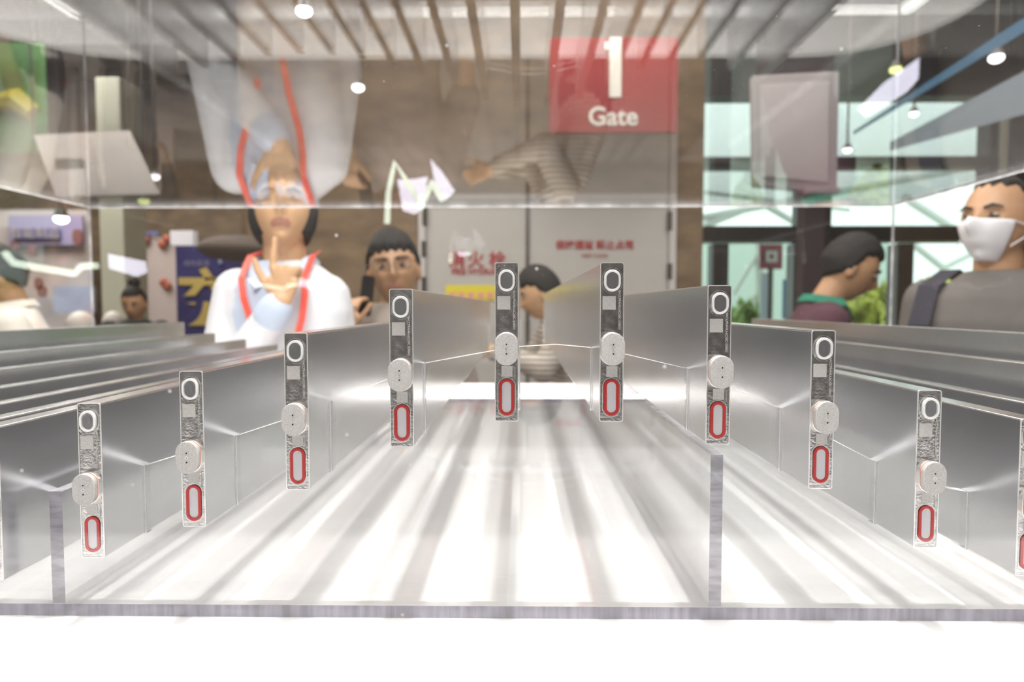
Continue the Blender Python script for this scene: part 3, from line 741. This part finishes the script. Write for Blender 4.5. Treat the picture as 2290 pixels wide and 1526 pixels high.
def wave_sheet(y0, y1):
    mb = MB(); edges = [SX0 + .005]
    cs = sorted(cell_pos)
    for i, (x, zt) in enumerate(cs): edges += [x - CW / 2 - .0003, x + CW / 2 + .0003]
    edges.append(SX1 - .005)
    zb = ZB + .0003
    # tongues between the cells
    for k in range(0, len(edges), 2):
        xa, xb = edges[k], edges[k + 1]
        n = 8
        top = [(xa + (xb - xa) * j / n, wave(xa + (xb - xa) * j / n)) for j in range(n + 1)]
        lo = min([cs[max(0, k // 2 - 1)][1], cs[min(len(cs) - 1, k // 2)][1]]) - CHT - .001
        outline = [(xb - so.x, zb - so.z), (xa - so.x, zb - so.z)] + [(x - so.x, z - so.z) for x, z in top]
        a = [(x, y0 - so.y, z) for x, z in outline]; b = [(x, y1 - so.y, z) for x, z in outline]
        m_ = len(outline)
        mb.add(a, [tuple(range(m_))], 0); mb.add(b, [tuple(range(m_ - 1, -1, -1))], 0)
        for j in range(m_):
            j2 = (j + 1) % m_
            if j == 0: continue
            p, q, p2, q2 = Vector(a[j]), Vector(b[j]), Vector(a[j2]), Vector(b[j2])
            if j == 1 and k > 0:       # left side of a tongue, down to the slot floor
                z_ = cs[k // 2 - 1][1] - CHT - so.z; p.z = q.z = max(z_, zb - so.z)
            if j == m_ - 1 and k // 2 < len(cs):
                z_ = cs[k // 2][1] - CHT - so.z; p2.z = q2.z = max(z_, zb - so.z)
            mb.add([p, q, q2, p2], [(0, 1, 2, 3)], 0 if j in (1, m_ - 1) else 1)
            if j in (1, m_ - 1) and k // 2 <= len(cs):      # white strip painting the light line at the slot edge
                lo_, hi_ = (p, p2) if j == 1 else (p2, p)
                sg = .0006 if j == 1 else -.0006
                mb.add([(lo_.x, lo_.y - .0002, lo_.z), (lo_.x + sg, lo_.y - .0002, lo_.z), (lo_.x + sg, lo_.y - .0002, hi_.z), (lo_.x, lo_.y - .0002, hi_.z)], [(0, 1, 2, 3)], 2)
    for x, zt in cs:      # bridges under the cells
        xa, xb, z1 = x - CW / 2 - .0003, x + CW / 2 + .0003, zt - CHT - .0002
        if z1 > zb + .001:
            a = [(xa, y0, zb), (xb, y0, zb), (xb, y0, z1), (xa, y0, z1)]; b = [(p[0], y1, p[2]) for p in a]
            a = [tuple(Vector(p) - so) for p in a]; b = [tuple(Vector(p) - so) for p in b]
            mb.add(a, [(0, 1, 2, 3)], 0); mb.add(b, [(3, 2, 1, 0)], 0); mb.add([a[3], a[2], b[2], b[3]], [(0, 1, 2, 3)], 1)
    return mb.build('wave_sheet', [M_clear, M_edge_white, M_seam_glint], stand)
wave_sheet(YP, YP + .008)
wave_sheet(1.30, 1.308)

# ------------------------------------------------------------------ people
def skin_mat(name, col):
    m = pbr(name, col, .5, noise=.06, nscale=14)
    m.node_tree.nodes['Principled BSDF'].inputs['Subsurface Weight'].default_value = .08
    m.node_tree.nodes['Principled BSDF'].inputs['Subsurface Radius'].default_value = (.02, .008, .004)
    return m
M_skin = skin_mat('skin_warm', (.60, .37, .21)); M_skin2 = skin_mat('skin_tan', (.50, .29, .165))
M_lip = pbr('lip', (.42, .20, .15), .4)
M_hair = pbr('black_hair', (.014, .012, .011), .75, bump=.6, bscale=220)
M_eye = pbr('eye_white', (.5, .44, .39), .25); M_iris = pbr('iris_dark', (.03, .018, .012), .2)
M_shoe = pbr('black_shoe', (.03, .03, .03), .4)
M_trouser = pbr('dark_trousers', (.05, .05, .07), .8)

def gs_(x, s): return math.exp(-(x / s) ** 2)
def headpt(d):
    """head surface for unit direction d; face looks along -y, centre between the ears at eye height"""
    x, y, z = d
    p = Vector((x * .076, y * .097, z * .120))
    if z < 0:
        t = min(1, -z); p.x *= 1 - .33 * t ** 1.5; p.y *= (1 - .10 * t) if y < 0 else (1 - .42 * t ** .8)
    if y < 0:
        f_ = -y
        p.y += .006 * f_ * gs_(z, .8)                                  # flatten the face
        p.y -= .024 * gs_(x, .15) * gs_(z + .27, .17) * f_             # nose tip
        p.y -= .012 * gs_(x, .12) * gs_(z + .08, .22) * f_             # nose bridge
        for s in (-1, 1):
            p.y += .010 * gs_(x - s * .40, .20) * gs_(z - .02, .13)    # eye sockets
            p.y -= .004 * gs_(x - s * .38, .28) * gs_(z - .20, .08)    # brow
            p.y -= .003 * gs_(x - s * .5, .2) * gs_(z + .25, .2)       # cheek
        p.y -= .007 * gs_(x, .30) * gs_(z + .56, .07)                  # lips
        p.y += .004 * gs_(x, .3) * gs_(z + .70, .05)
        p.y -= .009 * gs_(x, .28) * gs_(z + .86, .13)                  # chin
    return p
def head_mb(mb, M, nu=56, nv=40, fn=None):
    fn = fn or (lambda d: headpt(d)); rings = []
    for k in range(nv + 1):
        t = -math.pi / 2 + math.pi * (k * .985 / nv + .0075)
        rings.append([M @ fn(Vector((math.cos(t) * math.cos(u), math.cos(t) * math.sin(u), math.sin(t)))) for u in [2 * math.pi * i / nu for i in range(nu)]])
    mb.loft(rings)
def hair_fn(style):
    def fn(d):
        x, y, z = d; p = headpt(d)
        front = -y
        hl = {'short': .46, 'fringe': .34, 'long': .42, 'buzz': .62, 'bun': .50}[style] # hairline height on the forehead
        if front > .25: line = hl
        elif front > -.05: line = hl - (.25 - front) / .30 * (hl + .15)
        else: line = -.15 - (-.05 - front) / .95 * (.45 if style != 'long' else .75)
        if style == 'long': 
            if front < .35 and abs(x) > .5: line = min(line, -.62)
        if style == 'buzz' and front > 0: line = max(line, .5)
        line += .05 * math.sin(19 * x + 1) * (1 if front > .2 else 0)
        k = max(0., min(1., (z - line) / .10))
        grow = {'short': .15, 'fringe': .17, 'long': .20, 'buzz': .055, 'bun': .12}[style]
        wob = 1 + .10 * math.sin(17 * x + 5 * z) * math.sin(13 * y - 3 * z)
        return p * ((.86 * (1 - k) + (1 + grow * wob) * k))
    return fn

def hand(mb, wrist, direction, palm_n, curl, side=1, scale=1., fingers=None, thumb=None):
    """palm + five fingers. direction: wrist -> knuckles, palm_n: out of the palm, curl 0..1 per finger"""
    d = Vector(direction).normalized(); n = Vector(palm_n); n = (n - d * n.dot(d)).normalized()
    s = d.cross(n).normalized() * side                                  # towards the thumb side
    w = Vector(wrist); S = scale
    # palm from three thick rods
    for k in range(4):
        o_ = (k - 1.5) * .019 * S
        mb.caps(w + s * o_ * .6 + d * .008, .014 * S, w + d * .082 * S + s * o_ * -1, .0115 * S, n=10)
        mb.caps(w + s * o_ * .6 * -1 + d * .01, .014 * S, w + d * .05 * S + s * o_ * -1, .013 * S, n=10)
    lens = [.072, .080, .074, .058]                                     # index, middle, ring, little
    cu = curl if isinstance(curl, (list, tuple)) else [curl] * 4
    for k in range(4):
        base = w + d * .083 * S + s * (1.5 - k) * .0195 * S
        dirv = d + s * (1.5 - k) * .05; dirv.normalize()
        ax = dirv.cross(n).normalized(); p = base; L_ = lens[k] * S; ang = 0
        r_ = [.0095, .0088, .0082, .0072]
        for j, fr_ in enumerate((.45, .30, .25)):
            ang += cu[k] * (1.45 if j < 2 else 1.0)
            q = dirv * math.cos(ang) + n * math.sin(ang)
            p2 = p + q * L_ * fr_
            mb.caps(p, r_[j] * S, p2, r_[j + 1] * S, n=10); p = p2
    tb_ = w + d * .022 * S + s * .022 * S
    td = thumb if thumb is not None else (s * .75 + d * .75 + n * .25)
    td = Vector(td).normalized()
    p = tb_; r_ = [.013, .0105, .0095, .0080]
    for j, L_ in enumerate((.040, .030, .024)):
        p2 = p + td * L_ * S; mb.caps(p, r_[j] * S, p2, r_[j + 1] * S, n=10); p = p2
        td = (td + d * .18 - s * .10).normalized()

def ell(cx, cy, z, rx, ry, n=28, p=2.4):
    out = []
    for k in range(n):
        t = 2 * math.pi * k / n; c, s = math.cos(t), math.sin(t)
        out.append((cx + rx * math.copysign(abs(c) ** (2 / p), c), cy + ry * math.copysign(abs(s) ** (2 / p), s), z))
    return out
def person(name, label, loc, heading, H=1.70, skin=None, hair='short', top=None, head_pitch=0, head_yaw=0, head_roll=0, armL=None, armR=None,
           handL=None, handR=None, sleeve='long', lean=0., voxel=.005, collar=None, tilt=0, neck_fwd=0., head_scale=1.):
    """local frame: feet at z=0, looking along -y; armX = [shoulder, elbow, wrist]; L = person's left (+x)"""
    skin = skin or M_skin
    root = empty('person', loc, heading, label, 'person')
    k = H / 1.70
    sh = 1.40 * k; S = Vector((0, 0, sh))
    leanv = lambda z: Vector((0, -lean * max(0, (z - .9 * k)) ** 1.3, 0))
    def B(v): v = Vector(v); return v + leanv(v.z)
    neck0 = B((0, .01, 1.39 * k)); hc = B((0, -.012, 1.575 * k)) + Vector((0, -neck_fwd, 0))
    HM = Matrix.Translation(hc) @ Euler((R(-head_pitch), 0, 0)).to_matrix().to_4x4()
    HM = Matrix.Translation(hc) @ (Matrix.Rotation(R(head_yaw), 4, 'Z') @ Matrix.Rotation(R(head_roll), 4, 'Y') @ Matrix.Rotation(R(-head_pitch), 4, 'X')) @ Matrix.Scale(head_scale, 4)
    aL = armL or [(.185, 0, 1.37 * k), (.245, .03, 1.09 * k), (.25, -.05, .85 * k)]
    aR = armR or [(-.185, 0, 1.37 * k), (-.245, .03, 1.09 * k), (-.25, -.05, .85 * k)]
    aL = [B(v) for v in aL]; aR = [B(v) for v in aR]
    mb = MB()
    head_mb(mb, HM)
    for s in (-1, 1):      # ears
        mb.ball((0, 0, 0), (.010, .019, .032), nu=12, nv=8, M=HM @ Matrix.Translation((s * .077, .012, -.010)) @ Matrix.Rotation(R(s * 18), 4, 'Z'))
    chin = HM @ Vector((0, .018, -.055))
    mb.caps(neck0, .064 * k, chin, .055 * k, n=20)
    # trunk (under the clothes), arms, legs
    mb.loft([ell(0, .01, .86 * k, .150, .100), ell(0, .005, 1.02 * k, .125, .088), B((0, 0, 0)) and [tuple(B(p)) for p in ell(0, 0, 1.22 * k, .150, .098)], [tuple(B(p)) for p in ell(0, .0, 1.36 * k, .145, .085)], [tuple(B(p)) for p in ell(0, .01, 1.43 * k, .065, .06)]])
    for a in (aL, aR):
        mb.caps(a[0] + Vector((-a[0].x * .15, 0, -.01)), .044, a[1], .038); mb.caps(a[1], .039, a[2], .027)
    for s in (-1, 1): mb.caps((s * .095, .01, .85 * k), .078, (s * .10, 0, .47 * k), .052); mb.caps((s * .10, 0, .47 * k), .052, (s * .10, .02, .09), .036)
    for a, hnd, sd in ((aL, handL, 1), (aR, handR, -1)):
        fd = (a[2] - a[1]).normalized()
        if hnd: hand(mb, a[2], **hnd)
        else: hand(mb, a[2], fd, Vector((-sd, 0, 0)), [.25, .3, .35, .4], side=1 if sd > 0 else -1)
    body = mb.build('body', [skin, M_lip], root, voxel=voxel, sm=2)
    HI = HM.inverted()
    for p in body.data.polygons:
        q = HI @ p.center
        if q.y < -.05 and abs(q.x) < .026 * (1 - ((q.z + .066) / .014) ** 2 * .6) and abs(q.z + .066) < .0095: p.material_index = 1
    for s in (-1, 1):      # eyes and brows
        e = MB().ball((0, 0, 0), (.0145, .0095, .0046), nu=16, nv=10, M=HM @ Matrix.Translation((s * .031, -.0795, .003))).build('eye', M_eye, root, smooth=True)
        MB().ball((0, 0, 0), (.0058, .0035, .0044), nu=12, nv=8, M=HM @ Matrix.Translation((s * .031, -.0870, .003))).build('iris', M_iris, e, smooth=True)
        MB().tube([HM @ Vector(v) for v in ((s * .014, -.0925, .020), (s * .032, -.0900, .0260), (s * .052, -.0760, .021))], [.003, .0042, .002], n=8).build('eyebrow', M_hair, root, smooth=True)
    hb = MB(); head_mb(hb, HM, fn=hair_fn(hair))
    if hair == 'bun': hb.ball((0, 0, 0), (.04, .04, .04), M=HM @ Matrix.Translation((0, .04, .145)))
    hb.build('hair', M_hair, root, smooth=True)
    # shirt
    if top is None: top = M_trouser
    g = .012; sm_ = MB()
    sm_.loft([ell(0, .01, .80 * k, .175, .120), ell(0, .005, 1.00 * k, .160, .110), [tuple(B(p)) for p in ell(0, 0, 1.20 * k, .178, .120)], [tuple(B(p)) for p in ell(0, .0, 1.31 * k, .182, .116)],
              [tuple(B(p)) for p in ell(0, .0, 1.375 * k, .170, .098)], [tuple(B(p)) for p in ell(0, .01, 1.425 * k, .105, .078)], [tuple(B(p)) for p in ell(0, .008, 1.448 * k, .074, .070)]])
    for a, hnd in ((aL, handL), (aR, handR)):
        sm_.caps(a[0] + Vector((-a[0].x * .06, 0, -.008)), .068, a[1], .060)
        if sleeve == 'long': sm_.caps(a[1], .055, a[1] + (a[2] - a[1]) * .86, .040)
        elif sleeve == 'half': pass
    shirt = sm_.build('shirt', top, root, voxel=.007, sm=4)
    if sleeve == 'short': pass
    tm = MB()
    tm.loft([ell(0, .01, .98 * k, .160, .112), ell(0, .01, .86 * k, .172, .122), ell(0, .01, .76 * k, .165, .118)])
    for s in (-1, 1): tm.caps((s * .09, .01, .82 * k), .092, (s * .10, 0, .47 * k), .070); tm.caps((s * .10, 0, .47 * k), .070, (s * .10, .02, .10), .058)
    tm.build('trousers', M_trouser, root, voxel=.012, sm=3)
    for s in (-1, 1):
        MB().caps((s * .10, .05, .045), .044, (s * .105, -.13, .035), .034).build('shoe', M_shoe, root, smooth=True)
    if collar:
        for s in (-1, 1):
            c0 = B((s * .010, -.085, 1.385 * k)); c1 = B((s * .066, -.045, 1.452 * k)); c2 = B((s * .060, .055, 1.470 * k)); c3 = B((0, .085, 1.472 * k))
            c0b = B((s * .045, -.112, 1.365 * k)); c1b = B((s * .088, -.055, 1.425 * k)); c2b = B((s * .075, .068, 1.445 * k)); c3b = B((0, .098, 1.445 * k))
            cm = MB(); th = Vector((0, 0, .004))
            A = [c0, c1, c2, c3]; Bq = [c0b, c1b, c2b, c3b]
            for i in range(3):
                cm.add([A[i], A[i + 1], Bq[i + 1], Bq[i], A[i] + th, A[i + 1] + th, Bq[i + 1] + th, Bq[i] + th], [(0, 1, 2, 3), (7, 6, 5, 4), (0, 4, 5, 1), (1, 5, 6, 2), (2, 6, 7, 3), (3, 7, 4, 0)])
            cm.build('collar', collar, root)
    def near(q):
        d_ = aR[1] - aR[2]; t_ = max(0, min(1, (Vector(q) - aR[2]).dot(d_) / d_.dot(d_)))
        return (Vector(q) - (aR[2] + d_ * t_)).length > .062
    return dict(near=near, shirt=shirt, root=root, HM=HM, B=B, k=k, aL=aL, aR=aR)
def strap(root, pts, w_, mat, name='lanyard'):
    """flat ribbon through points (person space), facing -y"""
    mb = MB(); P_ = [Vector(p) for p in pts]
    rings = []
    for i, p in enumerate(P_):
        d = (P_[min(i + 1, len(P_) - 1)] - P_[max(i - 1, 0)]).normalized()
        s = d.cross(Vector((0, 1, 0)))
        if s.length < .2: s = Vector((1, 0, 0))
        s.normalize(); nn = s.cross(d).normalized() * .0015
        rings.append([p + s * w_ / 2 + nn, p - s * w_ / 2 + nn, p - s * w_ / 2 - nn, p + s * w_ / 2 - nn])
    return mb.loft(rings).build(name, mat, root)
M_shirtA = pbr('white_shirt', (.70, .71, .75), .8, noise=.03, nscale=4); M_blue = pbr('light_blue_cotton', (.52, .60, .74), .8)
M_lan = pbr('red_lanyard', (.80, .10, .07), .5)

# visitor in white shirt, chin raised, finger at the chin
xa = P(648, 600, 1.85).x
A = person('a', 'visitor in white shirt with red lanyard, finger on chin, looking up', (xa - .018, 1.87, FZ - .0), 0, 1.67, M_skin, 'long', M_shirtA,
           head_pitch=24, head_yaw=15, armR=[(-.138, 0, 1.345), (-.150, -.10, 1.07), (.046, -.175, 1.312)], armL=[(.116, 0, 1.330), (.148, .03, 1.07), (.20, -.05, .83)],
           handR=dict(direction=(.10, .10, 1), palm_n=(.05, 1, .0), curl=[.02, .95, 1.0, 1.0], side=1, thumb=(-.75, .1, .9)),
           collar=M_blue, voxel=.0035)
r = A['root']; B = A['B']; a = A['aR']
d = (a[2] - a[1])
MB().caps(a[1] + d * .84, .043, a[1] + d * .93, .041, n=18).build('cuff', M_blue, r, smooth=True)
strap(r, [(-.074, .05, 1.452), (-.084, -.03, 1.435), (-.082, -.100, 1.375), (-.062, -.136, 1.32), (-.035, -.150, 1.25), (-.01, -.150, 1.15)], .017, M_lan)
strap(r, [(.074, .05, 1.452), (.084, -.03, 1.435), (.082, -.100, 1.375), (.092, -.128, 1.33), (.088, -.140, 1.27), (.066, -.150, 1.18), (.045, -.150, 1.06)], .017, M_lan)
A['shirt'].data.materials.append(M_blue)
for p in A['shirt'].data.polygons:
    q = p.center
    if q.y < -.02 and -.105 < q.x < .02 and q.z > .9 and q.x > -.15 + (1.42 - q.z) * .3 and A['near'](q): p.material_index = 1
# man with glasses holding a phone to his ear
xb = P(876, 600, 2.35).x
Bp = person('b', 'man with black hair and glasses holding a dark phone at the left of his face', (xb, 2.40, FZ), 0, 1.54, M_skin2, 'fringe', pbr('taupe_tshirt', (.30, .25, .22), .8),
            head_pitch=6, head_yaw=8, head_roll=-6, head_scale=1.08, armR=[(-.16, 0, 1.20), (-.21, -.10, 1.02), (-.112, -.200, 1.225)],
            handR=dict(direction=(.05, .05, 1), palm_n=(.45, .9, 0), curl=[.45, .5, .55, .6], side=-1, scale=.9), sleeve='half', voxel=.005)
HMb = Bp['HM']
ph = MB()
for s in (-1, 1):
    g_ = MB().prism(rrect(.054, .042, .014, 5), -.002, .002, hole=rrect(.047, .035, .011, 5)).build('glasses_rim', M_steel, Bp['root'])
    g_.matrix_local = HMb @ Matrix.Translation((s * .032, -.108, .003))
    MB().tube([HMb @ Vector((s * .055, -.107, .008)), HMb @ Vector((s * .083, -.06, .008)), HMb @ Vector((s * .085, .01, .002))], .0015, n=6).build('glasses_temple', M_steel, Bp['root'])
wv = Bp['root'].matrix_basis @ (Bp['aR'][2] + Vector((.045, -.02, .075)))
phm = MB().prism(rrect(.042, .135, .010, 4), -.005, .005).build('mobile_phone', pbr('black_phone', (.012, .012, .014), .3), loc=(P(820, 662, 2.262).x, 2.262, P(820, 662, 2.262).z))
phm.rotation_euler = (0, R(8), R(-12))
tag(phm, 'black phone held upright beside the face of the man with glasses', 'phone')
# woman in striped top bending towards the table, seen in profile
xc = P(1240, 640, 3.2).x
M_stripe = pbr('striped_cotton', (.5, .45, .4), .8)
n_, l_ = M_stripe.node_tree.nodes, M_stripe.node_tree.links
wv_ = n_.new('ShaderNodeTexWave'); wv_.bands_direction = 'Z'; wv_.inputs['Scale'].default_value = 14; tc_ = n_.new('ShaderNodeTexCoord'); l_.new(tc_.outputs['Object'], wv_.inputs[0])
rp_ = n_.new('ShaderNodeValToRGB'); rp_.color_ramp.elements[0].color = (.62, .56, .48, 1); rp_.color_ramp.elements[1].color = (.18, .15, .13, 1); l_.new(wv_.outputs[0], rp_.inputs[0]); l_.new(rp_.outputs[0], n_['Principled BSDF'].inputs['Base Color'])
C_ = person('c', 'person with short black hair in striped top, in profile between the two topmost cells', (xc + .13, 3.22, FZ), R(-82), 1.465, M_skin, 'fringe', M_stripe,
            head_pitch=-14, head_yaw=0, lean=.35, neck_fwd=.02, voxel=.006, armL=[(.15, 0, 1.19), (.19, -.16, 1.02), (.10, -.36, 1.10)], armR=[(-.15, 0, 1.19), (-.19, -.16, 1.02), (-.10, -.36, 1.08)])
# masked man on the right
xe = P(2222, 600, 1.75).x
M_tee = pbr('grey_tshirt', (.135, .125, .12), .85, noise=.15, nscale=6)
E_ = person('e', 'man in dark grey T-shirt wearing a white face mask, at the right edge', (xe + .045, 1.80, FZ), R(-58), 1.635, M_skin2, 'buzz', M_tee, head_pitch=8, head_yaw=-4, sleeve='half', voxel=.005,
            armL=[(.18, 0, 1.32), (.24, .02, 1.04), (.24, -.08, .82)], armR=[(-.18, 0, 1.32), (-.22, .02, 1.04), (-.23, -.08, .82)])
HMe = E_['HM']
def mask_fn(d):
    p = headpt(d); x, y, z = d
    p = Vector((p.x * 1.06, p.y * 1.0 - .012 * max(0, -y) - .016 * gs_(x, .35) * gs_(z + .35, .35), p.z)); return p
rings = []
for k in range(15):
    t = -1.10 + 1.02 * k / 14
    ring = []
    for i in range(21):
        u = -math.pi / 2 + (-1.05 + 2.1 * i / 20)
        ring.append(mask_fn(Vector((math.cos(t) * math.cos(u), math.cos(t) * math.sin(u), math.sin(t)))))
    rings.append(ring)
mbm = MB(); vs = [HMe @ p for rg in rings for p in rg]; vs2 = [HMe @ (p + Vector((0, .004, 0))) for rg in rings for p in rg]
fs = [(k * 21 + i, k * 21 + i + 1, (k + 1) * 21 + i + 1, (k + 1) * 21 + i) for k in range(14) for i in range(20)]
N_ = len(vs)
bd = [(0 * 21 + i, i + 1) for i in range(20)] + [(14 * 21 + i + 1, 14 * 21 + i) for i in range(20)] + [((k + 1) * 21, k * 21) for k in range(14)] + [(k * 21 + 20, (k + 1) * 21 + 20) for k in range(14)]
mbm.add(vs + vs2, fs + [tuple(j + N_ for j in reversed(f_)) for f_ in fs] + [(b_, a_, a_ + N_, b_ + N_) for a_, b_ in bd])
mk = mbm.build('face_mask', pbr('mask_white', (.80, .79, .82), .7), E_['root'], smooth=True)
for s in (-1, 1):
    for z0 in (-.012, -.075):
        MB().tube([HMe @ Vector((s * .066, -.055, z0)), HMe @ Vector((s * .078, -.02, (z0 - .02) / 2)), HMe @ Vector((s * .083, .02, -.01))], .0018, n=6).build('ear_loop', MATS['mask_white'], mk)
strap(E_['root'], [(-.115, .10, 1.36), (-.125, .02, 1.40), (-.130, -.080, 1.355), (-.130, -.125, 1.25), (-.125, -.130, 1.06)], .055, pbr('navy_strap', (.015, .017, .035), .7), 'backpack_strap')
MB().box((-.14, .13, .94), (.14, .25, 1.34)).build('backpack', MATS['navy_strap'], E_['root'], bevel=.03)
# man in purple sweater, profile to the right, head lowered
xf = P(1880, 640, 2.5).x
F_ = person('f', 'man in dark purple sweater with green collar, in profile with head lowered', (xf - .16, 2.55, FZ), R(78), 1.55, M_skin2, 'short', pbr('plum_knit', (.085, .035, .05), .9, bump=.5, bscale=150), head_pitch=-24, lean=.30, neck_fwd=.03, voxel=.006, collar=pbr('green_collar', (.02, .20, .13), .7))
# person in white shirt far left
xg = P(45, 640, 2.7).x
G_ = person('g', 'person in white short-sleeved shirt with red lanyard at the left edge, back half turned', (xg + .02, 2.75, FZ), R(-60), 1.53, M_skin2, 'short', pbr('cream_shirt', (.84, .80, .74), .8), head_pitch=-16, lean=.2, sleeve='half', collar=MATS['cream_shirt'] if 'cream_shirt' in MATS else None, voxel=.006)
strap(G_['root'], [G_['B'](v) for v in ((-.070, -.02, 1.30), (-.062, -.105, 1.24), (-.03, -.135, 1.12), (0, -.14, 1.0))], .016, M_lan)
# seated dark figure with hair bun
xh = P(336, 690, 5.0).x
person('h', 'person with black topknot and dark clothes in front of the pinkish stall wall', (xh, 4.8, FZ), R(10), 1.42, M_skin2, 'bun', pbr('charcoal_jacket', (.05, .055, .06), .8), head_pitch=-12, voxel=.009)
# small person outside by the door post
xk = P(2032, 660, 6.2).x
person('k', 'small red-scarfed person outside beside the middle door post', (xk, 6.2, FZ), R(40), 1.45, M_skin2, 'short', pbr('dark_coat', (.04, .045, .05), .8), voxel=.010, collar=pbr('red_scarf', (.6, .05, .05), .7))
